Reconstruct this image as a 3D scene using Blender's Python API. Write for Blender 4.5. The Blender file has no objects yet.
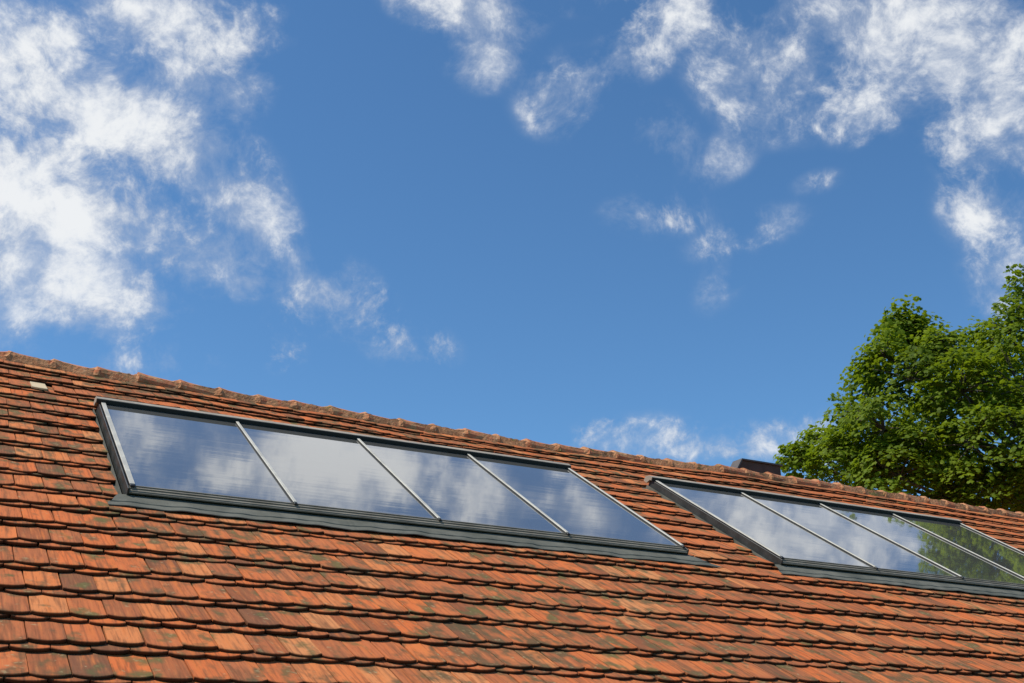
import bpy, math, random
import numpy as np
from mathutils import Vector

random.seed(7)
rng = np.random.default_rng(11)
scene = bpy.context.scene
COL = scene.collection

# ------------------------------------------------------------------ camera and the frame of the roof
F_PX, W_PX, H_PX = 1146.73, 1024, 683
PITCH, YAW, RP = math.radians(20.912), math.radians(61.603), math.radians(30.788)
CAM = np.array([0.0, 0.0, 1.7])
D = 2.2                                            # eye to glass plane, metres
d1 = np.array([math.sin(YAW), math.cos(YAW), 0.0])             # along the ridge
hz = np.array([-math.cos(YAW), math.sin(YAW), 0.0])            # level, towards the ridge
d2 = hz * math.cos(RP) + np.array([0, 0, math.sin(RP)])        # up the slope
nn = -hz * math.sin(RP) + np.array([0, 0, math.cos(RP)])       # roof normal
fw = np.array([0, math.cos(PITCH), math.sin(PITCH)])
up = np.array([0, -math.sin(PITCH), math.cos(PITCH)])


def W(s, t, n):
    """roof coordinates (along ridge, up slope, off the glass plane) -> world"""
    s, t, n = np.broadcast_arrays(np.asarray(s, float), np.asarray(t, float), np.asarray(n, float))
    return CAM + s[..., None] * d1 + t[..., None] * d2 + (n - D)[..., None] * nn


def ray(x, y):
    v = np.array([(x - 512) / F_PX, 0, 0]) + up * ((341.5 - y) / F_PX) + fw
    return v / np.linalg.norm(v)


def at(x, y, Y):
    v = ray(x, y)
    return CAM + v * (Y / v[1])


cam_d = bpy.data.cameras.new("camera")
cam_d.sensor_width = 36.0
cam_d.lens = F_PX * 36.0 / W_PX
cam_d.clip_start = 0.05
cam_d.clip_end = 2000
cam = bpy.data.objects.new("camera", cam_d)
cam.location = CAM
cam.rotation_euler = (math.pi / 2 + PITCH, 0, 0)
COL.objects.link(cam)
scene.camera = cam

# ------------------------------------------------------------------ helpers
def link(o, parent=None):
    COL.objects.link(o)
    if parent is not None:
        o.parent = parent
    return o


def thing(name, loc, label, cat, group=None):
    o = bpy.data.objects.new(name, None)
    o.location = loc
    o.empty_display_size = 0.2
    o["label"] = label
    o["category"] = cat
    if group:
        o["group"] = group
    return link(o)


def origin(o):
    p = np.zeros(3)
    while o is not None:
        p = p + np.array(o.location)
        o = o.parent
    return p


def obj(name, verts, faces, mat, parent=None, smooth=False, attrs=None, label=None):
    v = np.asarray(verts, float)
    if parent is not None:
        v = v - origin(parent)
    me = bpy.data.meshes.new(name)
    if isinstance(faces, np.ndarray):
        nf, k = faces.shape
        me.vertices.add(len(v))
        me.vertices.foreach_set("co", v.astype(np.float32).ravel())
        me.loops.add(nf * k)
        me.loops.foreach_set("vertex_index", faces.astype(np.int32).ravel())
        me.polygons.add(nf)
        me.polygons.foreach_set("loop_start", np.arange(0, nf * k, k, dtype=np.int32))
        me.polygons.foreach_set("loop_total", np.full(nf, k, dtype=np.int32))
        me.update(calc_edges=True)
        me.validate()
    else:
        me.from_pydata([tuple(p) for p in v], [], faces)
        me.update()
    if attrs:
        for an, av in attrs.items():
            a = me.attributes.new(an, 'FLOAT_VECTOR', 'POINT')
            a.data.foreach_set("vector", np.asarray(av, np.float32).ravel())
    me.polygons.foreach_set("use_smooth", np.full(len(me.polygons), smooth))
    me.materials.append(mat)
    o = bpy.data.objects.new(name, me)
    if label:
        o["label"] = label
    return link(o, parent)


class MB:
    """collects pieces given in roof coordinates (s, t, n) or world"""
    def __init__(self):
        self.v, self.f = [], []

    def add(self, verts, faces):
        b = len(self.v)
        self.v += [np.asarray(p, float) for p in verts]
        self.f += [tuple(b + i for i in f) for f in faces]

    def box(self, s, t, n, bev=0.0):
        (a, b), (c, d), (e, g) = s, t, n
        if bev <= 0:
            P = [(a, c, e), (b, c, e), (b, d, e), (a, d, e), (a, c, g), (b, c, g), (b, d, g), (a, d, g)]
            self.add([W(*p) for p in P], [(0, 3, 2, 1), (4, 5, 6, 7), (0, 1, 5, 4), (1, 2, 6, 5), (2, 3, 7, 6), (3, 0, 4, 7)])
        else:
            h = g - bev
            P = [(a, c, e), (b, c, e), (b, d, e), (a, d, e), (a, c, h), (b, c, h), (b, d, h), (a, d, h),
                 (a + bev, c + bev, g), (b - bev, c + bev, g), (b - bev, d - bev, g), (a + bev, d - bev, g)]
            fs = [(0, 3, 2, 1), (8, 9, 10, 11)]
            for k in range(4):
                j = (k + 1) % 4
                fs += [(k, j, 4 + j, 4 + k), (4 + k, 4 + j, 8 + j, 8 + k)]
            self.add([W(*p) for p in P], fs)

    def extrude_s(self, prof, s0, s1, close=True):
        """profile of (t, n) points swept along the ridge direction"""
        k = len(prof)
        P = [W(s0, t, n) for t, n in prof] + [W(s1, t, n) for t, n in prof]
        fs = [(i, (i + 1) % k, k + (i + 1) % k, k + i) for i in range(k if close else k - 1)]
        if close:
            fs += [tuple(range(k - 1, -1, -1)), tuple(range(k, 2 * k))]
        self.add(P, fs)

    def build(self, name, mat, parent=None, smooth=False, label=None):
        return obj(name, self.v, self.f, mat, parent, smooth, label=label)


# ------------------------------------------------------------------ node helpers
def new_mat(name):
    m = bpy.data.materials.new(name)
    m.use_nodes = True
    nt = m.node_tree
    return m, nt, nt.nodes["Principled BSDF"]


def N(nt, typ, **kw):
    n = nt.nodes.new(typ)
    for k, v in kw.items():
        setattr(n, k, v)
    return n


def setin(nt, sock, v):
    if isinstance(v, bpy.types.NodeSocket):
        nt.links.new(v, sock)
    else:
        sock.default_value = v


def M(nt, op, a, b=None, c=None, clamp=False):
    n = N(nt, 'ShaderNodeMath', operation=op, use_clamp=clamp)
    setin(nt, n.inputs[0], a)
    if b is not None:
        setin(nt, n.inputs[1], b)
    if c is not None:
        setin(nt, n.inputs[2], c)
    return n.outputs[0]


def VM(nt, op, a, b=None, scale=None):
    n = N(nt, 'ShaderNodeVectorMath', operation=op)
    setin(nt, n.inputs[0], a)
    if b is not None:
        setin(nt, n.inputs[1], b)
    if scale is not None:
        setin(nt, n.inputs['Scale'], scale)
    return n.outputs['Value'] if op in ('DOT_PRODUCT', 'LENGTH') else n.outputs['Vector']


def noise(nt, vec, scale, detail=4.0, rough=0.55, dist=0.0):
    n = N(nt, 'ShaderNodeTexNoise')
    if vec is not None:
        nt.links.new(vec, n.inputs['Vector'])
    n.inputs['Scale'].default_value = scale
    n.inputs['Detail'].default_value = detail
    n.inputs['Roughness'].default_value = rough
    n.inputs['Distortion'].default_value = dist
    return n.outputs['Fac']


def smooth(nt, v, a, b, to0=0.0, to1=1.0):
    n = N(nt, 'ShaderNodeMapRange', interpolation_type='SMOOTHSTEP')
    setin(nt, n.inputs['Value'], v)
    n.inputs['From Min'].default_value = a
    n.inputs['From Max'].default_value = b
    n.inputs['To Min'].default_value = to0
    n.inputs['To Max'].default_value = to1
    return n.outputs['Result']


def mix(nt, fac, a, b, blend='MIX'):
    n = N(nt, 'ShaderNodeMix', data_type='RGBA', blend_type=blend)
    setin(nt, n.inputs['Factor'], fac)
    for s, v in ((n.inputs['A'], a), (n.inputs['B'], b)):
        if isinstance(v, bpy.types.NodeSocket):
            nt.links.new(v, s)
        else:
            s.default_value = (*v, 1.0)
    return n.outputs['Result']


def ramp(nt, fac, stops, interp='LINEAR'):
    n = N(nt, 'ShaderNodeValToRGB')
    cr = n.color_ramp
    cr.interpolation = interp
    while len(cr.elements) < len(stops):
        cr.elements.new(0.5)
    for e, (p, c) in zip(cr.elements, stops):
        e.position = p
        e.color = (*c, 1.0)
    nt.links.new(fac, n.inputs['Fac'])
    return n.outputs['Color']


def bump(nt, height, strength, dist, bsdf):
    b = N(nt, 'ShaderNodeBump')
    b.inputs['Strength'].default_value = strength
    b.inputs['Distance'].default_value = dist
    nt.links.new(height, b.inputs['Height'])
    nt.links.new(b.outputs['Normal'], bsdf.inputs['Normal'])


def sep(nt, v):
    n = N(nt, 'ShaderNodeSeparateXYZ')
    nt.links.new(v, n.inputs[0])
    return n.outputs


def comb(nt, x, y, z):
    n = N(nt, 'ShaderNodeCombineXYZ')
    for s, v in zip(n.inputs, (x, y, z)):
        setin(nt, s, v)
    return n.outputs[0]


# ------------------------------------------------------------------ materials
def mat_tile():
    m, nt, b = new_mat("fired_clay_tile")
    uv = N(nt, 'ShaderNodeAttribute', attribute_name="tuv").outputs['Vector']
    rnd = N(nt, 'ShaderNodeAttribute', attribute_name="trnd").outputs['Vector']
    pos = N(nt, 'ShaderNodeNewGeometry').outputs['Position']
    u, v, edge = sep(nt, uv)
    r1, r2, r3 = sep(nt, rnd)
    # fired colour of each tile
    base = ramp(nt, r1, [(0.0, (0.20, 0.085, 0.046)), (0.08, (0.32, 0.100, 0.042)), (0.28, (0.41, 0.133, 0.056)),
                         (0.52, (0.495, 0.143, 0.053)), (0.75, (0.585, 0.145, 0.044)), (0.90, (0.59, 0.190, 0.066)), (1.0, (0.57, 0.235, 0.094))])
    # streaks down the length, different on every tile
    off = VM(nt, 'SCALE', rnd, scale=37.0)
    su = comb(nt, M(nt, 'MULTIPLY', u, 9.0), M(nt, 'MULTIPLY', v, 1.6), 0.0)
    streak = noise(nt, VM(nt, 'ADD', su, off), 1.0, 5.0, 0.65)
    band = noise(nt, VM(nt, 'ADD', comb(nt, M(nt, 'MULTIPLY', u, 3.4), M(nt, 'MULTIPLY', v, 0.7), 3.0), off), 1.0, 3.0, 0.6)
    base = mix(nt, smooth(nt, band, 0.50, 0.66, 0.0, 0.62), base, (0.22, 0.095, 0.045))
    base = mix(nt, smooth(nt, band, 0.48, 0.32, 0.0, 0.55), base, (0.58, 0.165, 0.045))
    col = mix(nt, smooth(nt, streak, 0.48, 0.68, 0.0, 0.55), base, (0.15, 0.060, 0.030))
    col = mix(nt, smooth(nt, streak, 0.48, 0.28, 0.0, 0.55), col, (0.54, 0.19, 0.065))
    # finger grooves
    gv = M(nt, 'ABSOLUTE', M(nt, 'SUBTRACT', M(nt, 'FRACT', M(nt, 'MULTIPLY_ADD', u, 3.05, r2)), 0.5))
    groove = smooth(nt, gv, 0.15, 0.0)
    gfac = M(nt, 'MULTIPLY', groove, smooth(nt, r3, 0.25, 0.9, 0.0, 0.42))
    col = mix(nt, gfac, col, (0.135, 0.055, 0.032))
    # soot, lichen and moss that follow the roof, in patches
    wn = noise(nt, pos, 0.55, 3.0, 0.6)
    blot = noise(nt, VM(nt, 'ADD', comb(nt, M(nt, 'MULTIPLY', u, 2.0), M(nt, 'MULTIPLY', v, 3.0), 0.0), off), 0.85, 3.0, 0.5)
    dark = M(nt, 'MULTIPLY', smooth(nt, M(nt, 'ADD', blot, M(nt, 'MULTIPLY', M(nt, 'SUBTRACT', wn, 0.5), 0.55)), 0.475, 0.70), 0.86)
    col = mix(nt, dark, col, (0.105, 0.080, 0.042))
    fine = noise(nt, pos, 26.0, 5.0, 0.6)
    lich = M(nt, 'MULTIPLY', smooth(nt, M(nt, 'ADD', fine, M(nt, 'MULTIPLY', blot, 0.35)), 0.79, 0.90), 0.55)
    col = mix(nt, lich, col, (0.40, 0.30, 0.16))
    moss = M(nt, 'MULTIPLY', smooth(nt, M(nt, 'ADD', blot, M(nt, 'MULTIPLY', r2, 0.22)), 0.70, 0.95), 0.6)
    col = mix(nt, moss, col, (0.15, 0.135, 0.045))
    # shade painted near black on the tile ends and sides
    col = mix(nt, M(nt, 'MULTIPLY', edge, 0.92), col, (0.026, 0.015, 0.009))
    nt.links.new(col, b.inputs['Base Color'])
    b.inputs['Roughness'].default_value = 0.9
    b.inputs['Specular IOR Level'].default_value = 0.08
    h = M(nt, 'ADD', M(nt, 'MULTIPLY', streak, 0.6), M(nt, 'MULTIPLY', fine, 0.5))
    h = M(nt, 'SUBTRACT', h, M(nt, 'MULTIPLY', gfac, 0.8))
    bump(nt, h, 0.55, 0.004, b)
    return m


def mat_pale_tile():
    m, nt, b = new_mat("pale_clay")
    pos = N(nt, 'ShaderNodeNewGeometry').outputs['Position']
    f = noise(nt, pos, 30.0, 4.0)
    nt.links.new(mix(nt, f, (0.48, 0.36, 0.20), (0.62, 0.50, 0.32)), b.inputs['Base Color'])
    b.inputs['Roughness'].default_value = 0.8
    return m


def mat_ridge():
    m, nt, b = new_mat("ridge_clay")
    pos = N(nt, 'ShaderNodeNewGeometry').outputs['Position']
    rnd = N(nt, 'ShaderNodeAttribute', attribute_name="trnd").outputs['Vector']
    r1, r2, r3 = sep(nt, rnd)
    base = ramp(nt, r1, [(0.0, (0.36, 0.11, 0.045)), (0.5, (0.46, 0.13, 0.05)), (1.0, (0.50, 0.18, 0.075))])
    a = noise(nt, pos, 9.0, 6.0, 0.65)
    c = noise(nt, pos, 34.0, 4.0, 0.6)
    col = mix(nt, smooth(nt, a, 0.48, 0.62, 0.0, 0.65), base, (0.42, 0.28, 0.13))
    col = mix(nt, smooth(nt, a, 0.46, 0.36, 0.0, 0.7), col, (0.19, 0.15, 0.06))
    col = mix(nt, smooth(nt, c, 0.60, 0.72, 0.0, 0.6), col, (0.50, 0.42, 0.28))
    nt.links.new(col, b.inputs['Base Color'])
    b.inputs['Roughness'].default_value = 0.9
    bump(nt, M(nt, 'ADD', a, c), 0.6, 0.01, b)
    return m


def mat_mortar():
    m, nt, b = new_mat("old_lime_mortar")
    pos = N(nt, 'ShaderNodeNewGeometry').outputs['Position']
    a = noise(nt, pos, 7.0, 6.0, 0.65)
    c = noise(nt, pos, 40.0, 4.0, 0.6)
    col = ramp(nt, a, [(0.34, (0.22, 0.17, 0.045)), (0.42, (0.40, 0.16, 0.065)), (0.54, (0.52, 0.25, 0.11)), (0.64, (0.48, 0.145, 0.055))])
    col = mix(nt, smooth(nt, c, 0.58, 0.75, 0.0, 0.5), col, (0.48, 0.42, 0.30))
    nt.links.new(col, b.inputs['Base Color'])
    b.inputs['Roughness'].default_value = 0.95
    bump(nt, M(nt, 'ADD', a, c), 0.8, 0.012, b)
    return m


def mat_metal(name, c0, c1, rough=0.5, metallic=0.0, scale=6.0, spec=0.5):
    m, nt, b = new_mat(name)
    pos = N(nt, 'ShaderNodeNewGeometry').outputs['Position']
    a = noise(nt, pos, scale, 6.0, 0.65)
    c = noise(nt, pos, scale * 9, 3.0, 0.6)
    col = mix(nt, smooth(nt, a, 0.35, 0.68), c0, c1)
    col = mix(nt, smooth(nt, c, 0.55, 0.75, 0.0, 0.35), col, tuple(x * 0.55 for x in c0))
    nt.links.new(col, b.inputs['Base Color'])
    nt.links.new(smooth(nt, a, 0.3, 0.7, rough - 0.1, rough + 0.12), b.inputs['Roughness'])
    b.inputs['Metallic'].default_value = metallic
    b.inputs['Specular IOR Level'].default_value = spec
    bump(nt, a, 0.15, 0.01, b)
    return m


def mat_glass():
    """solar glass bonded over a dark absorber: mirror-like at this flat angle"""
    m, nt, b = new_mat("dark_absorber_glass")
    pos = N(nt, 'ShaderNodeNewGeometry').outputs['Position']
    rs = VM(nt, 'DOT_PRODUCT', pos, tuple(d1))
    rt = VM(nt, 'DOT_PRODUCT', pos, tuple(d2))
    a = noise(nt, pos, 2.2, 5.0, 0.6)
    col = mix(nt, a, (0.085, 0.085, 0.080), (0.125, 0.122, 0.112))
    # a film of dust with run marks down the slope
    run = noise(nt, comb(nt, M(nt, 'MULTIPLY', rs, 30.0), M(nt, 'MULTIPLY', rt, 1.5), 0.0), 1.0, 4.0, 0.6)
    dust = M(nt, 'MULTIPLY', smooth(nt, run, 0.5, 0.8), 0.02)
    col = mix(nt, dust, col, (0.5, 0.47, 0.40))
    nt.links.new(col, b.inputs['Base Color'])
    b.inputs['Roughness'].default_value = 0.032
    b.inputs['IOR'].default_value = 2.3
    b.inputs['Coat Weight'].default_value = 1.0
    b.inputs['Coat IOR'].default_value = 1.8
    b.inputs['Coat Roughness'].default_value = 0.022
    wave = noise(nt, comb(nt, M(nt, 'MULTIPLY', rs, 0.8), M(nt, 'MULTIPLY', rt, 7.0), 0.0), 1.0, 2.0, 0.5)
    bump(nt, wave, 0.075, 0.012, b)
    return m


def mat_leaf():
    m, nt, b = new_mat("maple_leaf")
    rnd = N(nt, 'ShaderNodeAttribute', attribute_name="trnd").outputs['Vector']
    r1, r2, r3 = sep(nt, rnd)
    col = ramp(nt, r1, [(0.0, (0.060, 0.098, 0.005)), (0.45, (0.118, 0.175, 0.007)), (0.8, (0.170, 0.235, 0.009)), (1.0, (0.22, 0.28, 0.014))])
    nt.links.new(col, b.inputs['Base Color'])
    b.inputs['Roughness'].default_value = 0.6
    b.inputs['Specular IOR Level'].default_value = 0.18
    tr = N(nt, 'ShaderNodeBsdfTranslucent')
    nt.links.new(mix(nt, 0.6, col, (0.32, 0.42, 0.015)), tr.inputs['Color'])
    ms = N(nt, 'ShaderNodeMixShader')
    ms.inputs[0].default_value = 0.45
    nt.links.new(b.outputs[0], ms.inputs[1])
    nt.links.new(tr.outputs[0], ms.inputs[2])
    nt.links.new(ms.outputs[0], nt.nodes['Material Output'].inputs['Surface'])
    return m


def mat_simple(name, c0, c1, scale, rough=0.9, bstr=0.3, bdist=0.02):
    m, nt, b = new_mat(name)
    pos = N(nt, 'ShaderNodeNewGeometry').outputs['Position']
    a = noise(nt, pos, scale, 6.0, 0.6)
    nt.links.new(mix(nt, smooth(nt, a, 0.35, 0.65), c0, c1), b.inputs['Base Color'])
    b.inputs['Roughness'].default_value = rough
    bump(nt, a, bstr, bdist, b)
    return m


TILE, PALE, RIDGE, MORTAR = mat_tile(), mat_pale_tile(), mat_ridge(), mat_mortar()
ALU = mat_metal("weathered_aluminium", (0.46, 0.43, 0.36), (0.56, 0.53, 0.45), 0.5, 0.1)
CASING = mat_metal("dark_grey_casing", (0.020, 0.021, 0.018), (0.034, 0.034, 0.030), 0.55, 0.0)
APRON = mat_metal("grey_green_flashing", (0.088, 0.090, 0.070), (0.145, 0.142, 0.115), 0.72, 0.0, 3.0, 0.25)
RAIL = mat_metal("bronze_grey_rail", (0.17, 0.15, 0.115), (0.23, 0.205, 0.16), 0.55, 0.1)
LIP = mat_metal("grey_head_flashing", (0.29, 0.243, 0.185), (0.38, 0.32, 0.245), 0.65, 0.0, 4.0)
BLACK = mat_metal("black_rubber_and_shade", (0.012, 0.012, 0.012), (0.02, 0.02, 0.02), 0.6)  # rubber parts, and the painted shade strip below the head lip
GLASS = mat_glass()
LEAF = mat_leaf()
BARK = mat_simple("grey_brown_bark", (0.045, 0.035, 0.026), (0.10, 0.08, 0.06), 9.0)
RENDER = mat_simple("lime_render", (0.42, 0.38, 0.31), (0.52, 0.48, 0.40), 4.0)
UNDER = mat_simple("dark_roof_boarding", (0.02, 0.016, 0.012), (0.035, 0.028, 0.02), 5.0)
SLATE = mat_simple("dark_chimney_cladding", (0.055, 0.026, 0.015), (0.085, 0.042, 0.026), 6.0, 0.7)
GRASS = mat_simple("meadow_grass", (0.040, 0.075, 0.018), (0.075, 0.11, 0.03), 1.3, 0.95, 0.5, 0.1)

# ------------------------------------------------------------------ ground
g = 900.0
go = obj("ground", [(-g, -g, 0), (g, -g, 0), (g, g, 0), (-g, g, 0)], [(0, 1, 2, 3)], GRASS)
go["kind"] = "structure"

# ------------------------------------------------------------------ house
S_L, S_R = -4.0, 21.0
T_RIDGE, N_TILE = 10.18, -0.085
COURSE, TW, TL, THK = 0.2964, 0.163, 0.385, 0.0165
SLOPE = 2 * THK / COURSE
T_FIRST = 4.546
S0, WID, T_TOP, LEN, GAP = 1.2139, 1.0268, 8.896, 1.9387, 0.9762     # glass banks
BANKS = [S0, S0 + 4 * WID + GAP]


def sag(s, t):
    """the old ridge hangs a little between its supports"""
    k = np.clip((t - 8.3) / 1.7, 0, 1)
    a = np.interp(s, [-4, 0.5, 1.3, 2.4, 3.7, 5.3, 6.6, 8.2, 10.5, 13.0, 21.0], [0.032, 0.026, 0.012, -0.004, -0.024, -0.044, -0.034, -0.012, -0.014, -0.028, -0.01])
    return (a + 0.004 * np.sin(s * 4.1)) * k


house_base = W(8.0, 6.0, 0) * np.array([1, 1, 0])
house = thing("house", house_base, "long low house under an old orange clay tile roof with mossy ridge", "house")

ridge_pt = W(0, T_RIDGE, N_TILE)          # apex line
Z_R = ridge_pt[2]
b_eave = (T_RIDGE - 3.35) * math.cos(RP)  # horizontal ridge -> eave


def HW(s, b, z):
    """house coordinates: along ridge, level distance behind ridge, height"""
    s, b, z = np.broadcast_arrays(np.asarray(s, float), np.asarray(b, float), np.asarray(z, float))
    p = ridge_pt * np.array([1, 1, 0])
    return p + s[..., None] * d1 + b[..., None] * hz + z[..., None] * np.array([0, 0, 1.0])


# walls: four faces and two gables, set in under the eaves
wi, ov = b_eave - 0.35, 0.25
zt = Z_R - 0.12 - wi * math.tan(RP)
P = []
for s in (S_L + ov, S_R - ov):
    P += [HW(s, -wi, 0), HW(s, wi, 0), HW(s, wi, zt), HW(s, 0, Z_R - 0.14), HW(s, -wi, zt)]
obj("wall", P, [(0, 1, 2, 3, 4), (9, 8, 7, 6, 5), (0, 4, 9, 5), (1, 6, 7, 2)], RENDER, house)


def make_tiles():
    """every plain tile of the crown-bond front slope, as one mesh of separate solid tiles"""
    U = np.linspace(-0.5, 0.5, 7)
    nu = len(U)
    V, T, R, FQ = [], [], [], []
    base = 0
    fq = []
    # rows: 0 upper end top, 1 mid top, 2 near end top, 3 rim top, 4 rim (rounded), 5 end bottom
    for r in range(5):
        for c in range(nu - 1):
            fq.append((r * nu + c, r * nu + c + 1, (r + 1) * nu + c + 1, (r + 1) * nu + c))
    L0 = 6 * nu                                   # side bottoms: left (4), right (4)
    for side, col in ((0, 0), (4, nu - 1)):
        for r in range(3):
            a, b_, c, d = r * nu + col, (r + 1) * nu + col, L0 + side + r + 1, L0 + side + r
            fq.append((a, b_, c, d) if col == 0 else (b_, a, d, c))
        a, b_, c, d = 3 * nu + col, 4 * nu + col, 5 * nu + col, L0 + side + 3
        fq.append((a, b_, c, d) if col == 0 else (b_, a, d, c))
    fq = np.array(fq)
    nv = L0 + 8
    n_courses_lo, n_courses_hi = -4, 18
    pale = None
    for k in range(n_courses_lo, n_courses_hi + 1):
        for layer in (0, 1):
            y0 = T_FIRST + k * COURSE - (0.040 if layer else 0.0)
            shift = rng.uniform(-0.02, 0.02) + (TW * 0.5 if layer else 0.0) + 0.012 * math.sin(k * 1.3)
            ph1, ph2 = rng.uniform(0, 6.28, 2)
            n_t = int((S_R - S_L) / TW)
            for i in range(n_t):
                sc = S_L + (i + 0.5) * TW + shift + rng.normal(0, 0.0018)
                w = TW - 0.0055 + rng.normal(0, 0.0018)
                sl, sr = sc - w / 2, sc + w / 2
                if layer == 0 and k == 16 and pale is None and PALE_S < sr:
                    sr = sl + 0.112
                skip = False
                if 8 <= k <= 14:
                    for bs in BANKS:
                        gl, gr = bs - 0.062 + rng.normal(0, 0.008), bs + 4 * WID + 0.045 + rng.normal(0, 0.008)
                        if sl > gl and sr < gr:
                            skip = True
                        elif sl < gl < sr:
                            sr = gl
                        elif sl < gr < sr:
                            sl = gr
                if skip or sr - sl < 0.02:
                    continue
                wave_t = 0.009 * math.sin(sc * 1.9 + ph1) + 0.005 * math.sin(sc * 5.3 + ph2)
                yb = y0 + wave_t + rng.normal(0, 0.005)
                rot = rng.normal(0, 0.007)
                lift = abs(rng.normal(0, 0.0022)) + 0.004 * math.sin(sc * 0.9 + k * 0.35) + 0.003 * math.sin(sc * 2.3 - k)
                if rng.random() < 0.02:
                    yb -= rng.uniform(0.006, 0.02)
                    rot += rng.normal(0, 0.015)
                roll = rng.normal(0, 0.012)
                warp = rng.normal(0.0, 0.0015)
                ztop = -0.055 - (THK + 0.0006 if layer else 0.0) - (-0.040 * SLOPE if layer else 0)
                arc = 0.027 + rng.normal(0, 0.002)
                uu = (np.linspace(sl, sr, nu) - sc)
                un = uu / TW
                edge_y = arc * (1 - np.clip(1 - (2 * un) ** 2, 0, 1) ** 0.75)     # corners sit higher
                th = THK + rng.normal(0, 0.0006)
                rows_y = [np.full(nu, TL), np.full(nu, TL * 0.5), np.full(nu, arc + 0.02), edge_y + 0.0045, edge_y, edge_y + 0.001]
                rows_n = [0, 0, 0, 0, -0.0035, -th]
                ys = np.concatenate(rows_y)
                us = np.tile(uu, 6)
                ns = np.concatenate([np.full(nu, a) for a in rows_n])
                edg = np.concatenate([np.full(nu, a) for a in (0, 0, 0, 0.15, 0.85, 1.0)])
                su = [uu[0]] * 4 + [uu[-1]] * 4
                sy = [TL, TL * 0.5, arc + 0.02, edge_y[0] + 0.0045] + [TL, TL * 0.5, arc + 0.02, edge_y[-1] + 0.0045]
                us = np.concatenate([us, su])
                ys = np.concatenate([ys, sy])
                ns = np.concatenate([ns, [-th] * 8])
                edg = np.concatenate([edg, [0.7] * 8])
                unn = us / TW
                ns = ns + warp * (1 - (2 * unn) ** 2) + roll * us - SLOPE * ys + lift * (1 - ys / TL) + ztop
                s_ = sc + us - rot * ys
                t_ = yb + ys + rot * us
                ymax = T_RIDGE - 0.02
                t_ = np.minimum(t_, ymax)
                ns = ns + sag(s_, t_)
                pts = W(s_, t_, ns)
                r_ = rng.random(3)
                is_pale = (layer == 0 and k == 16 and pale is None and abs(sr - sl - 0.112) < 1e-9)
                if is_pale:
                    pale = (pts + nn * 0.002, fq.copy())
                    continue
                if layer:
                    r_[0] *= 0.75
                V.append(pts)
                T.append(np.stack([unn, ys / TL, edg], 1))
                R.append(np.tile(r_, (nv, 1)))
                FQ.append(fq + base)
                base += nv
    return np.concatenate(V), np.concatenate(FQ), np.concatenate(T), np.concatenate(R), pale


PALE_S = 0.75
V, FQ, T, R, pale = make_tiles()
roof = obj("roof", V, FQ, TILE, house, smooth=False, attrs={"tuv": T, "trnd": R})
if pale:
    obj("roof_tile", pale[0], pale[1], PALE, roof, label="pale cream replacement tile near the ridge")

# boarding under the tiles (front) and the rear slope
ub = MB()
ss = np.linspace(S_L, S_R, 26)
for a, c in zip(ss[:-1], ss[1:]):
    tt = [3.40, 8.3, T_RIDGE - 0.03]
    for t0, t1 in zip(tt[:-1], tt[1:]):
        q = [(a, t0), (c, t0), (c, t1), (a, t1)]
        ub.add([W(s, t, -0.16 + sag(s, t) * 1.15) for s, t in q], [(0, 1, 2, 3)])
ub.build("boarding", UNDER, roof)
rb = MB()
q = [HW(S_L, 0.01, Z_R - 0.05), HW(S_R, 0.01, Z_R - 0.05), HW(S_R, b_eave, Z_R - 0.05 - b_eave * math.tan(RP)), HW(S_L, b_eave, Z_R - 0.05 - b_eave * math.tan(RP))]
q2 = [p - np.array([0, 0, 0.09]) for p in q]
rb.add(q + q2, [(0, 3, 2, 1), (4, 5, 6, 7), (2, 3, 7, 6), (1, 2, 6, 5), (3, 0, 4, 7)])
rs = rb.build("rear_slope", TILE, roof)
a_ = rs.data.attributes.new("trnd", 'FLOAT_VECTOR', 'POINT')
a_.data.foreach_set("vector", np.full(24, 0.5, np.float32))

# ridge tiles: tapered half-round caps, each big end riding on the small end of the one before
zup = np.array([0, 0, 1.0])


def make_ridge():
    pitch = 0.352
    V, F, R = [], [], []
    na, ns_ = 11, 5
    n_r = int((S_R - S_L) / pitch)
    for i in range(n_r):
        s0 = S_L + i * pitch + rng.normal(0, 0.006)
        L = 0.40
        r_big, r_small = 0.106 + rng.normal(0, 0.003), 0.093 + rng.normal(0, 0.002)
        dz0, dz1 = 0.006 + rng.normal(0, 0.004), -0.006 + rng.normal(0, 0.003)
        db = rng.normal(0, 0.006)
        b0 = len(V)
        rr = rng.random(3)
        for j in range(ns_ + 1):
            f = j / ns_
            s = s0 + f * L
            rad = 0.93 * r_small + (r_big - r_small) * (0.4 * (1 - f) + 0.6 * math.exp(-5 * f))
            if j == 0:
                rad += 0.004
            zc = Z_R - 0.034 + dz0 + (dz1 - dz0) * f + float(sag(np.array(s), np.array(T_RIDGE))) / math.cos(RP) * 1.05
            for inner in (0, 1):
                for a in range(na):
                    th = math.radians(-8 + 196 * a / (na - 1))
                    r2 = rad - 0.013 * inner
                    V.append(HW(s, -math.cos(th) * r2 * 1.12 + db, zc + math.sin(th) * r2 * 0.92))
                    R.append(rr)
        st = 2 * na
        for j in range(ns_):
            o, p = b0 + j * st, b0 + (j + 1) * st
            for a in range(na - 1):
                F.append((o + a, o + a + 1, p + a + 1, p + a))
                F.append((o + na + a + 1, o + na + a, p + na + a, p + na + a + 1))
            F.append((o, p, p + na, o + na))
            F.append((o + na - 1, o + 2 * na - 1, p + 2 * na - 1, p + na - 1))
        for o, fl in ((b0, 0), (b0 + ns_ * st, 1)):
            for a in range(na - 1):
                qd = (o + a, o + na + a, o + na + a + 1, o + a + 1)
                F.append(qd[::-1] if fl else qd)
    return V, F, R


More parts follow.
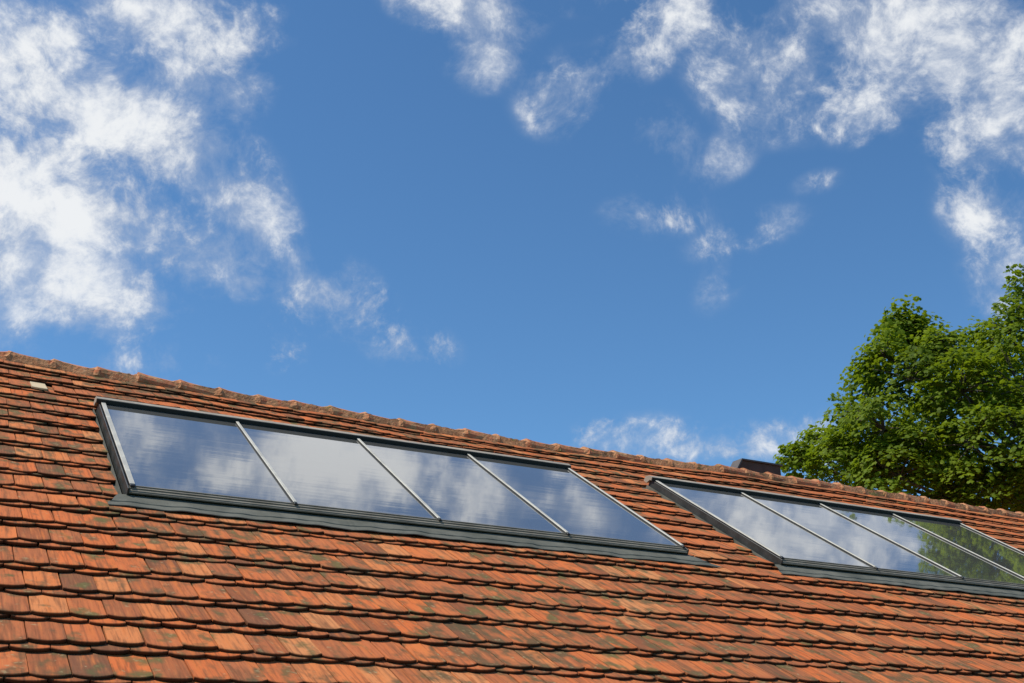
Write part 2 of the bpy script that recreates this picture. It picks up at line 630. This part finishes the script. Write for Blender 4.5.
V, F, R = make_ridge()
obj("ridge_cap", V, F, RIDGE, roof, smooth=False, attrs={"trnd": R})

# mortar bed along the lower rim of the ridge tiles, lumpy and broken
def make_mortar():
    V, F = [], []
    for i in range(int((S_R - S_L) / 0.352)):
        s0 = S_L + i * 0.352
        dz = float(sag(np.array(s0), np.array(T_RIDGE))) / math.cos(RP) * 1.05
        b0, na = len(V), 13
        L1 = rng.uniform(0.05, 0.10)
        for j, (ds, rad) in enumerate(((-L1, 0.084), (-L1 * 0.5, 0.093), (-0.012, 0.104), (0.010, 0.1085), (0.022, 0.100))):
            for a in range(na):
                th = math.radians(-4 + 188 * a / (na - 1))
                r2 = rad + rng.normal(0, 0.0022)
                V.append(HW(s0 + ds + rng.normal(0, 0.005), -math.cos(th) * r2 * 1.12, Z_R - 0.034 + dz + math.sin(th) * r2 * 0.92))
        for j in range(4):
            for a in range(na - 1):
                o = b0 + j * na + a
                F.append((o, o + 1, o + na + 1, o + na))
    B0 = len(V)
    step = 0.022
    n = int((S_R - S_L) / step)
    prof = 5
    r1, r2, r3 = rng.uniform(0, 6.28, 3)
    hs = np.convolve(rng.normal(0, 1, n + 20), np.ones(5) / 5, 'same')[10:10 + n]
    gs = np.convolve(rng.normal(0, 1, n + 20), np.ones(7) / 7, 'same')[10:10 + n]
    for i in range(n):
        s = S_L + i * step
        dz = float(sag(np.array(s), np.array(T_RIDGE))) / math.cos(RP)
        fat = 0.012 + 0.010 * hs[i] + 0.012 * max(0, math.sin((s - S_L) / 0.352 * 6.283 + 1.2)) ** 3
        low = 0.114 + 0.016 * gs[i] + 0.006 * math.sin(s * 3 + r1)
        for j in range(prof):
            f = j / (prof - 1)
            bb = -(0.088 + (low - 0.088) * f)
            z = Z_R + bb * math.tan(RP) * 0.98 + (0.034 + fat) * (1 - f) ** 0.7 + 0.026 * (1 - f) + rng.normal(0, 0.0025) * (f < 1) - 0.004 * f + dz
            V.append(HW(s, bb, z))
    for i in range(n - 1):
        for j in range(prof - 1):
            a = B0 + i * prof + j
            F.append((a, a + 1, a + prof + 1, a + prof))
    return V, F


V, F = make_mortar()
obj("mortar_bed", V, F, MORTAR, roof)

# chimney behind the ridge: a low dark block whose left end is chamfered
def make_chimney(s0, b0, ztop, length, depth):
    prof = [(0.0, -1.0), (0.0, -0.13), (0.075, 0.0), (length, 0.0), (length, -1.0)]
    k = len(prof)
    V = [HW(s0 + a, b0, ztop + z) for a, z in prof] + [HW(s0 + a, b0 + depth, ztop + z) for a, z in prof]
    F = [tuple(range(k)), tuple(range(2 * k - 1, k - 1, -1))] + [(i, k + i, k + (i + 1) % k, (i + 1) % k) for i in range(k)]
    ch = obj("chimney", V, F, SLATE, roof, label="low dark chimney block just behind the ridge")
    # thin lead cover on the top edge
    o = 0.022
    pr = [(-o, -0.135), (0.066, 0.004), (length + o, 0.004), (length + o, 0.022), (0.058, 0.022), (-o - 0.012, -0.12)]
    k = len(pr)
    V = [HW(s0 + a, b0 - o, ztop + z) for a, z in pr] + [HW(s0 + a, b0 + depth + o, ztop + z) for a, z in pr]
    F = [tuple(range(k)), tuple(range(2 * k - 1, k - 1, -1))] + [(i, k + i, k + (i + 1) % k, (i + 1) % k) for i in range(k)]
    return ch, (V, F)


# place: solve so that the top corner stands where the photo has it
v = ray(742, 457.5)
base2 = ridge_pt * np.array([1, 1, 0])
bdist = 0.45
# CAM + v*k: level distance behind the ridge == bdist
kk = (bdist - np.dot(CAM - base2, hz)) / np.dot(v, hz)
pt = CAM + v * kk
s_ch = np.dot(pt - base2, d1)
ch, cap = make_chimney(s_ch - 0.075, bdist, pt[2] - 0.038, 0.66, 0.13)
capo = obj("chimney_cover", cap[0], cap[1], mat_metal("dull_lead", (0.075, 0.062, 0.056), (0.10, 0.085, 0.075), 0.6), house)

# ------------------------------------------------------------------ glazed collectors
GRP = "glazed panels set into the tiled roof"


def make_bank(label):
    s0 = S0
    e = s0 + 4 * WID
    tb = T_TOP - LEN
    root = thing("solar_collector", W(s0, tb, -0.1), label, "solar panel", GRP)
    # casing: two cheeks, a floor and the gutters beside it
    c = MB()
    c.box((s0 - 0.030, s0 - 0.0195), (tb - 0.06, T_TOP + 0.05), (-0.12, 0.001), 0.003)
    c.box((e + 0.0175, e + 0.030), (tb - 0.06, T_TOP + 0.05), (-0.12, 0.001), 0.003)
    c.box((s0 - 0.018, e + 0.018), (tb - 0.04, T_TOP + 0.05), (-0.125, -0.03))
    c.build("casing", CASING, root)
    gt = MB()
    pf = [(-0.105, -0.105), (-0.030, -0.105), (-0.030, -0.092), (-0.049, -0.092), (-0.050, -0.058), (-0.056, -0.057), (-0.057, -0.092), (-0.105, -0.092)]
    k = len(pf)
    gt.add([W(s0 + a, tb - 0.10, n) for a, n in pf] + [W(s0 + a, T_TOP + 0.04, n) for a, n in pf],
           [tuple(range(k - 1, -1, -1)), tuple(range(k, 2 * k))] + [(i, (i + 1) % k, k + (i + 1) % k, k + i) for i in range(k)])
    gt.build("side_gutter", APRON, root)
    gt = MB()
    gt.box((e + 0.030, e + 0.095), (tb - 0.10, T_TOP + 0.06), (-0.105, -0.088))
    gt.build("side_gutter", CASING, root)
    # head flashing: raised lip, its top rolled back under the course above
    hd = MB()
    x0, x1 = s0 - 0.052, e + 0.026
    hd.extrude_s([(T_TOP - 0.004, 0.0022), (T_TOP - 0.004, 0.034), (T_TOP - 0.002, 0.0365), (T_TOP + 0.05, 0.037), (T_TOP + 0.105, 0.006), (T_TOP + 0.115, -0.04), (T_TOP + 0.06, -0.04), (T_TOP + 0.02, 0.0022)], x0, x1)
    lip = hd.build("head_flashing", LIP, root)
    fc = MB()
    fc.box((x0 + 0.004, x1 - 0.004), (T_TOP - 0.012, T_TOP - 0.0045), (0.0012, 0.0335))  # black strip painting the shade on the lip's front face
    fc.build("lip_shade", BLACK, lip)
    # panes
    for k in range(4):
        p = MB()
        p.box((s0 + k * WID + 0.004, s0 + (k + 1) * WID - 0.004), (tb, T_TOP + 0.015), (-0.004, 0.0), 0.0006)
        p.build("pane", GLASS, root)
    # glazing bars with black end blocks
    for k in range(5):
        w = 0.0160 if k == 0 else 0.0115
        p = MB()
        p.box((s0 + k * WID - w, s0 + k * WID + w), (tb - 0.004, T_TOP - 0.0135), (0.0092, 0.0145), 0.002)
        bar = p.build("glazing_bar", ALU, root)
        p = MB()
        p.box((s0 + k * WID - w - 0.0015, s0 + k * WID + w + 0.0015), (tb - 0.003, T_TOP - 0.0135), (0.0012, 0.009))
        p.build("rubber_gasket", BLACK, bar)
        p = MB()
        p.box((s0 + k * WID - w * 0.9, s0 + k * WID + w * 0.9), (tb - 0.030, tb - 0.0045), (0.0012, 0.0125), 0.004)
        p.build("end_block", BLACK, bar)
    # stepped sill rail
    r = MB()
    r.extrude_s([(tb - 0.001, -0.03), (tb - 0.001, 0.0035), (tb - 0.010, 0.0035), (tb - 0.011, -0.004), (tb - 0.030, -0.005), (tb - 0.031, -0.013), (tb - 0.055, -0.014), (tb - 0.057, -0.020), (tb - 0.064, -0.022), (tb - 0.064, -0.03)], s0 - 0.018, e + 0.018)
    r.build("sill_rail", RAIL, root)
    # apron flashing dressed over the tiles, with a fold and a skewed right end
    V, F = [], []
    ns = 240
    prof = [(tb - 0.045, -0.046), (tb - 0.075, -0.046), (tb - 0.120, -0.0445), (tb - 0.178, -0.0435), (tb - 0.184, -0.0490), (tb - 0.205, -0.0480), (tb - 0.236, -0.0500), (tb - 0.238, -0.0550)]
    for i in range(ns + 1):
        f = i / ns
        for j, (t, n) in enumerate(prof):
            g_ = j / (len(prof) - 1)
            xl = s0 - 0.075 - 0.075 * min(1, g_ * 1.6)
            xr = e + 0.03 + 0.24 * g_
            s = xl + (xr - xl) * f
            w1 = 0.0025 * math.sin(s * 9.0) + 0.002 * math.sin(s * 21 + 1) if j >= 3 else 0.0
            dt = (0.004 * math.sin(s * 6.2 + 1.0) + 0.003 * math.sin(s * 17)) if j >= 3 else 0
            lap = 0.0022 * (int((s - s0) / 1.37) % 2) + 0.0012 * math.sin(s * 37.0 + 3 * g_) * (j >= 2)
            V.append(W(s, t + dt, n + w1 + lap))
    m_ = len(prof)
    for i in range(ns):
        for j in range(m_ - 1):
            F.append((i * m_ + j, i * m_ + j + 1, (i + 1) * m_ + j + 1, (i + 1) * m_ + j))
    ap = obj("apron_flashing", V, F, APRON, root)
    md = ap.modifiers.new("thickness", 'SOLIDIFY')
    md.thickness = 0.003
    md.offset = -1
    return root


def copy_tree(o, parent=None):
    c = o.copy()
    COL.objects.link(c)
    c.parent = parent
    for ch_ in list(o.children):
        copy_tree(ch_, c)
    return c


bank = make_bank("four-pane glazed roof panel reflecting white cloud in its second pane")
bank2 = copy_tree(bank)
bank2.location = Vector(bank.location) + Vector(d1 * (4 * WID + GAP))
bank2["label"] = "four-pane glazed roof panel mirroring green tree leaves in its last panes"

# ------------------------------------------------------------------ tree beyond the roof
class Tubes:
    def __init__(self):
        self.v, self.f = [], []

    def add(self, pts, rads, sides=7):
        pts = np.asarray(pts, float)
        b = len(self.v)
        n = len(pts)
        for i, (p, r) in enumerate(zip(pts, rads)):
            t = pts[min(i + 1, n - 1)] - pts[max(i - 1, 0)]
            t = t / (np.linalg.norm(t) + 1e-9)
            a = np.cross(t, [0.31, 0.83, 0.47])
            a /= np.linalg.norm(a) + 1e-9
            c = np.cross(t, a)
            for k in range(sides):
                th = 2 * math.pi * k / sides
                self.v.append(p + r * (math.cos(th) * a + math.sin(th) * c))
        for i in range(n - 1):
            for k in range(sides):
                j = (k + 1) % sides
                self.f.append((b + i * sides + k, b + i * sides + j, b + (i + 1) * sides + j, b + (i + 1) * sides + k))
        self.f.append(tuple(b + (n - 1) * sides + k for k in range(sides)))


def bez(a, b, c, n):
    f = np.linspace(0, 1, n)[:, None]
    return (1 - f) ** 2 * a + 2 * f * (1 - f) * b + f ** 2 * c


LEAF_SHAPE = np.array([(0, -0.5, 0), (0.22, -0.30, 0.02), (0.52, -0.12, -0.03), (0.24, 0.06, 0.03), (0.36, 0.42, -0.04), (0, 0.62, -0.06),
                       (-0.36, 0.42, -0.04), (-0.24, 0.06, 0.03), (-0.52, -0.12, -0.03), (-0.22, -0.30, 0.02)])
LEAF_TRI = np.array([(0, 1, 9), (1, 2, 3), (1, 3, 9), (3, 7, 9), (7, 8, 9), (3, 4, 5), (3, 5, 7), (5, 6, 7)])


def make_tree(name, label, base, fork_z, lobes, per_spray, leaf=0.098, seed=3):
    """lobes: list of (centre, radius, sprays)"""
    r = np.random.default_rng(seed)
    root = thing(name, base, label, "tree")
    tb = Tubes()
    fork = base + np.array([0.15, 0.1, fork_z])
    topc = base + np.array([0.3, -0.2, fork_z * 2.0])
    tb.add(bez(base, base + np.array([0, 0, fork_z * 0.6]), fork, 8), np.linspace(0.36, 0.26, 8), 12)
    tb.add(bez(fork, fork + np.array([0.2, 0, fork_z * 0.6]), topc, 8), np.linspace(0.26, 0.09, 8), 10)
    LP, LN, LR = [], [], []
    for c, rad, nsp in lobes:
        c = np.asarray(c)
        f = min(1.0, max(0.0, (c[2] - fork[2]) / (topc[2] - fork[2]) * 0.55))
        start = fork + (topc - fork) * f * 0.75
        d = np.linalg.norm(c - start)
        midp = (start + c) / 2 + np.array([0, 0, 0.14 * d]) + r.normal(0, 0.06 * d, 3)
        tb.add(bez(start, midp, c, 9), np.linspace(0.045 + 0.011 * d, 0.02, 9), 7)
        lobe_tone = r.normal(0, 0.10)
        for q in range(nsp):
            v_ = r.normal(0, 1, 3)
            v_ /= np.linalg.norm(v_)
            v_[2] = v_[2] * 0.85 + 0.1
            rr = rad * (0.45 + 0.6 * r.random() ** 0.6)
            p = c + v_ * rr
            mid2 = (c + p) / 2 + np.array([0, 0, 0.08])
            tb.add(bez(c, mid2, p, 5), np.linspace(0.018, 0.006, 5), 4)
            out = np.array([v_[0], v_[1], 0])
            out /= np.linalg.norm(out) + 1e-6
            tilt = out * 0.45 + np.array([0, 0, 1.0]) + r.normal(0, 0.22, 3)
            tilt /= np.linalg.norm(tilt)
            size = 0.32 + 0.24 * r.random()
            m = int(per_spray * (0.7 + 0.6 * r.random()))
            a = np.cross(tilt, [1, 0.2, 0.1]); a /= np.linalg.norm(a)
            b_ = np.cross(tilt, a)
            rd = size * np.sqrt(r.random(m)); th = r.random(m) * 6.283
            h = r.normal(0, 0.06, m) - 0.55 * rd ** 2
            lp = p + (rd * np.cos(th))[:, None] * a + (rd * np.sin(th))[:, None] * b_ + h[:, None] * tilt
            ln = tilt + r.normal(0, 0.28, (m, 3)) + 0.5 * ((lp - p) / size) * np.array([1, 1, 0])
            LP.append(lp); LN.append(ln)
            tone = np.clip(0.45 + lobe_tone + r.normal(0, 0.10) + r.normal(0, 0.16, m), 0, 1)
            LR.append(np.stack([tone, r.random(m), r.random(m)], 1))
    obj("trunk", tb.v, tb.f, BARK, root, smooth=True)
    P = np.concatenate(LP); Nn = np.concatenate(LN); Rn = np.concatenate(LR)
    Nn /= np.linalg.norm(Nn, axis=1)[:, None]
    m = len(P)
    tmp = r.normal(0, 1, (m, 3))
    A = np.cross(Nn, tmp); A /= np.linalg.norm(A, axis=1)[:, None]
    B = np.cross(Nn, A)
    sz = leaf * (0.7 + 0.6 * r.random(m))
    LS = LEAF_SHAPE
    V = P[:, None, :] + sz[:, None, None] * (LS[None, :, 0, None] * A[:, None, :] + LS[None, :, 1, None] * B[:, None, :] + LS[None, :, 2, None] * Nn[:, None, :] * 2)
    k = len(LS)
    Fx = (LEAF_TRI[None] + (np.arange(m) * k)[:, None, None]).reshape(-1, 3)
    obj("crown", V.reshape(-1, 3), Fx, LEAF, root, smooth=False, attrs={"trnd": np.repeat(Rn, k, 0)})
    return root


TY = 22.0
tree_base = at(1062, 500, TY) * np.array([1, 1, 0])
spec = [  # picture column, row, radius in pixels, metres nearer(-) or farther(+)
    (905, 328, 24, 0.3), (904, 322, 14, 0.1), (884, 356, 26, -0.4), (930, 350, 30, 0.6), (910, 380, 38, -0.9), (868, 392, 28, 0.2), (852, 420, 26, -0.6), (826, 444, 24, 0.5),
    (800, 462, 18, 0.0), (846, 458, 30, -0.9), (884, 430, 40, -1.4), (948, 352, 28, -0.8), (962, 392, 44, -1.6), (985, 356, 34, 0.4), (1008, 332, 34, -0.8),
    (1040, 322, 40, 0.4), (925, 446, 44, -1.2), (972, 446, 46, -2.0), (1020, 390, 50, -1.8), (1024, 450, 50, -2.2), (900, 478, 36, -1.6), (950, 490, 40, -1.4),
    (1000, 490, 44, -1.8), (870, 480, 34, 0.3), (1060, 362, 50, 1.0), (1085, 330, 50, 0.0), (1090, 400, 60, -1.8), (1075, 460, 60, -2.2), (1120, 300, 60, 0.5),
    (1140, 370, 60, -1.5), (1160, 440, 60, -1.0), (1100, 280, 44, 1.4), (1150, 270, 50, 1.0), (1000, 400, 50, 2.0), (940, 420, 50, 2.2), (1060, 420, 60, 2.2),
    (1130, 400, 60, 2.4), (900, 450, 44, 1.8), (970, 480, 50, 2.0), (1190, 340, 60, 0.5), (1200, 400, 60, 0.0), (1060, 530, 60, -1.0), (980, 540, 50, 0.0), (1140, 520, 60, 0.0)]
lobes = []
for (x, y, rp_, dy) in spec:
    c = at(x, y, TY + dy)
    rad = rp_ * TY / F_PX * 1.0
    lobes.append((c, rad, int(6 + rp_ * 0.26)))
lobes.append((at(1026, 280, TY - 0.5), 0.16, 4))
make_tree("maple_tree", "broad leafy green tree rising behind the right end of the roof", tree_base, 4.2, lobes, 72)

# ------------------------------------------------------------------ light
SUN_AZ, SUN_EL = math.radians(-108), math.radians(58)      # azimuth clockwise from +Y
sd = np.array([math.sin(SUN_AZ) * math.cos(SUN_EL), math.cos(SUN_AZ) * math.cos(SUN_EL), math.sin(SUN_EL)])
sl_ = bpy.data.lights.new("sun", 'SUN')
sl_.energy = 5.0
sl_.angle = math.radians(0.53)
sl_.color = (1.0, 0.94, 0.83)
so = bpy.data.objects.new("sun", sl_)
so.rotation_euler = Vector(sd).to_track_quat('Z', 'Y').to_euler()
so.location = (0, 0, 30)
COL.objects.link(so)

world = bpy.data.worlds.new("World")
scene.world = world
world.use_nodes = True
wt = world.node_tree
bg = wt.nodes['Background']
sky = N(wt, 'ShaderNodeTexSky', sky_type='NISHITA')
sky.sun_disc = False
sky.sun_elevation = SUN_EL
sky.sun_rotation = SUN_AZ
sky.altitude = 400
sky.air_density = 1.0
sky.dust_density = 0.35
sky.ozone_density = 2.2
STRENGTH = 0.10
bg.inputs['Strength'].default_value = STRENGTH

tc = N(wt, 'ShaderNodeTexCoord').outputs['Generated']
dx, dy, dz = sep(wt, tc)
dzc = M(wt, 'MAXIMUM', dz, 0.04)
pvec = comb(wt, M(wt, 'DIVIDE', dx, dzc), M(wt, 'DIVIDE', dy, dzc), 1.0)      # point on the cloud sheet


def p_view(x, y):
    v = ray(x, y)
    return v[:2] / v[2]


def p_refl(x, y):
    v = ray(x, y)
    r = v - 2 * np.dot(v, nn) * nn
    return r[:2] / r[2]


def cloud_patch(fn, x, y, rx, ry, ang, strength, soft=0.0):
    """elliptical patch of the cloud sheet, given by where it is seen"""
    c = fn(x, y)
    J = np.stack([(fn(x + 2, y) - fn(x - 2, y)) / 4, (fn(x, y + 2) - fn(x, y - 2)) / 4], 1)
    ca, sa = math.cos(math.radians(ang)), math.sin(math.radians(ang))
    rx, ry = rx * 1.25, ry * 1.25
    A = np.array([[ca / rx, sa / rx], [-sa / ry, ca / ry]]) @ np.linalg.inv(J)
    off = -A @ c
    q1 = VM(wt, 'DOT_PRODUCT', pvec, (A[0, 0], A[0, 1], off[0]))
    q2 = VM(wt, 'DOT_PRODUCT', pvec, (A[1, 0], A[1, 1], off[1]))
    ln = VM(wt, 'LENGTH', comb(wt, q1, q2, 0.0))
    return smooth(wt, ln, 1.0, soft, 0.0, strength)


patches = [
    # left bank
    (p_view, 40, 210, 172, 114, 20, 1.35), (p_view, 75, 285, 149, 75, 15, 1.25), (p_view, 10, 250, 126, 149, 0, 1.25), (p_view, 130, 225, 92, 69, 0, 1.05),
    (p_view, 160, 14, 126, 69, 15, 1.20), (p_view, 205, 60, 73, 109, 60, 1.00), (p_view, 240, 85, 50, 73, 20, 0.81),
    (p_view, 140, 130, 195, 73, 25, 1.20), (p_view, 238, 195, 103, 55, 45, 1.05), (p_view, 50, 105, 149, 80, 0, 1.10), (p_view, 20, 45, 103, 64, 0, 1.00),
    (p_view, 185, 255, 103, 64, 0, 0.92), (p_view, 268, 230, 36, 51, 90, 0.69), (p_view, 330, 298, 92, 54, 22, 0.95), (p_view, 246, 284, 36, 28, 0, 0.80), (p_view, 410, 347, 71, 36, 10, 0.78),
    (p_view, 150, 362, 128, 36, 0, 0.46), (p_view, 283, 345, 42, 48, 0, 0.55), (p_view, 300, 262, 42, 28, 20, 0.59),
    # middle top
    (p_view, 465, 4, 103, 52, 12, 1.20), (p_view, 585, -10, 114, 40, 0, 0.62), (p_view, 485, 50, 63, 63, 0, 0.72), (p_view, 570, 98, 65, 86, 70, 0.60), (p_view, 640, 48, 51, 71, 60, 0.69),
    (p_view, 658, 138, 57, 48, 0, 0.64), (p_view, 718, 162, 71, 42, -30, 0.46), (p_view, 660, 214, 92, 40, 0, 0.50), (p_view, 745, 235, 100, 36, -18, 0.50), (p_view, 818, 182, 51, 23, -15, 0.36), (p_view, 718, 288, 42, 63, 40, 0.34), (p_view, 632, 172, 42, 25, 0, 0.55),
    # right bank
    (p_view, 680, 10, 69, 57, 30, 0.88), (p_view, 770, 62, 126, 110, 50, 0.86), (p_view, 855, 110, 80, 57, 0, 0.66), (p_view, 860, 18, 195, 69, 5, 0.98), (p_view, 965, 55, 126, 69, -10, 0.98),
    (p_view, 1000, 130, 96, 103, 60, 0.88), (p_view, 985, 205, 75, 75, 0, 0.62), (p_view, 1010, 268, 71, 48, 0, 0.67), (p_view, 1002, 302, 51, 42, 0, 0.60),
    # low, by the chimney
    (p_view, 700, 444, 161, 39, 5, 0.58), (p_view, 800, 444, 92, 46, 0, 0.60), (p_view, 740, 448, 140, 26, 0, 0.80), (p_view, 612, 440, 63, 31, 0, 0.65),
    # overhead, seen only in the glass
    (p_refl, 350, 480, 340, 110, 5, 0.56), (p_refl, 830, 535, 170, 60, 8, 0.52), (p_refl, 150, 440, 60, 60, 0, 0.62),
    (p_refl, 130, 425, 40, 30, 20, 0.74), (p_refl, 235, 475, 56, 34, 10, 1.30), (p_refl, 320, 465, 105, 80, 5, 1.95), (p_refl, 390, 470, 45, 60, 0, 1.43), (p_refl, 490, 490, 60, 40, 0, 1.04),
    (p_refl, 600, 515, 60, 40, 20, 1.25), (p_refl, 650, 535, 40, 20, 0, 0.78), (p_refl, 540, 500, 40, 30, 0, 0.90), (p_refl, 830, 535, 40, 30, 0, 0.78), (p_refl, 870, 525, 40, 26, 0, 1.04), (p_refl, 720, 505, 50, 30, 0, 0.69),
]
mask = None
for pa in patches:
    c_ = cloud_patch(*pa)
    mask = c_ if mask is None else M(wt, 'SMOOTH_MAX', mask, c_, 0.14)
mask = M(wt, 'MAXIMUM', M(wt, 'SUBTRACT', mask, 0.13), 0.0)
warp = N(wt, 'ShaderNodeTexNoise')
wt.links.new(tc, warp.inputs['Vector'])
warp.inputs['Scale'].default_value = 7.0
warp.inputs['Detail'].default_value = 4.0
wv = VM(wt, 'SCALE', VM(wt, 'SUBTRACT', warp.outputs['Color'], (0.5, 0.5, 0.5)), scale=0.055)
pw = VM(wt, 'ADD', tc, wv)
n1 = noise(wt, pw, 9.0, 12.0, 0.64)
n2 = noise(wt, VM(wt, 'ADD', pw, (3.1, 7.7, 0.0)), 26.0, 10.0, 0.68, 0.2)
n3 = noise(wt, VM(wt, 'ADD', pw, (9.1, 2.7, 4.0)), 12.0, 8.0, 0.62)
n4 = noise(wt, VM(wt, 'ADD', pw, (1.7, 5.2, 8.0)), 75.0, 6.0, 0.65, 0.3)
fb = M(wt, 'ADD', M(wt, 'MULTIPLY', M(wt, 'SUBTRACT', n1, 0.5), 4.2), M(wt, 'MULTIPLY', M(wt, 'SUBTRACT', n2, 0.5), 2.9))
fb = M(wt, 'ADD', fb, M(wt, 'MULTIPLY', M(wt, 'SUBTRACT', n4, 0.5), 1.2))
dens = M(wt, 'ADD', M(wt, 'SUBTRACT', M(wt, 'MULTIPLY', mask, 0.9), 0.36), M(wt, 'MULTIPLY', fb, smooth(wt, mask, 0.0, 0.25, 0.0, 1.0)))
puff = M(wt, 'MULTIPLY', smooth(wt, dens, 0.0, 1.25), 0.95)
thin = M(wt, 'ADD', M(wt, 'SUBTRACT', mask, 0.16), M(wt, 'MULTIPLY', M(wt, 'ADD', M(wt, 'MULTIPLY', M(wt, 'SUBTRACT', n3, 0.5), 2.0), M(wt, 'MULTIPLY', fb, 0.45)), smooth(wt, mask, 0.0, 0.25, 0.0, 1.0)))
veil = M(wt, 'MULTIPLY', smooth(wt, thin, -0.15, 0.95), 0.62)
alpha = M(wt, 'SUBTRACT', 1.0, M(wt, 'MULTIPLY', M(wt, 'SUBTRACT', 1.0, puff), M(wt, 'SUBTRACT', 1.0, veil)))
lit = M(wt, 'ADD', M(wt, 'MULTIPLY', dens, 0.55), M(wt, 'MULTIPLY', M(wt, 'SUBTRACT', n3, 0.5), 1.6))
white = mix(wt, smooth(wt, lit, -0.1, 0.65), (4.9, 5.5, 6.6), (8.7, 8.9, 9.1))
skyc = mix(wt, 1.0, sky.outputs['Color'], (0.78, 1.19, 1.43), 'MULTIPLY')
wt.links.new(mix(wt, alpha, skyc, white), bg.inputs['Color'])

# ------------------------------------------------------------------ output
scene.view_settings.view_transform = 'Standard'
scene.view_settings.look = 'None'
scene.view_settings.gamma = 1.0
scene.view_settings.exposure = 0.0
scene.view_settings.use_curve_mapping = False
scene.render.engine = 'CYCLES'
scene.cycles.max_bounces = 6
scene.cycles.use_denoising = True
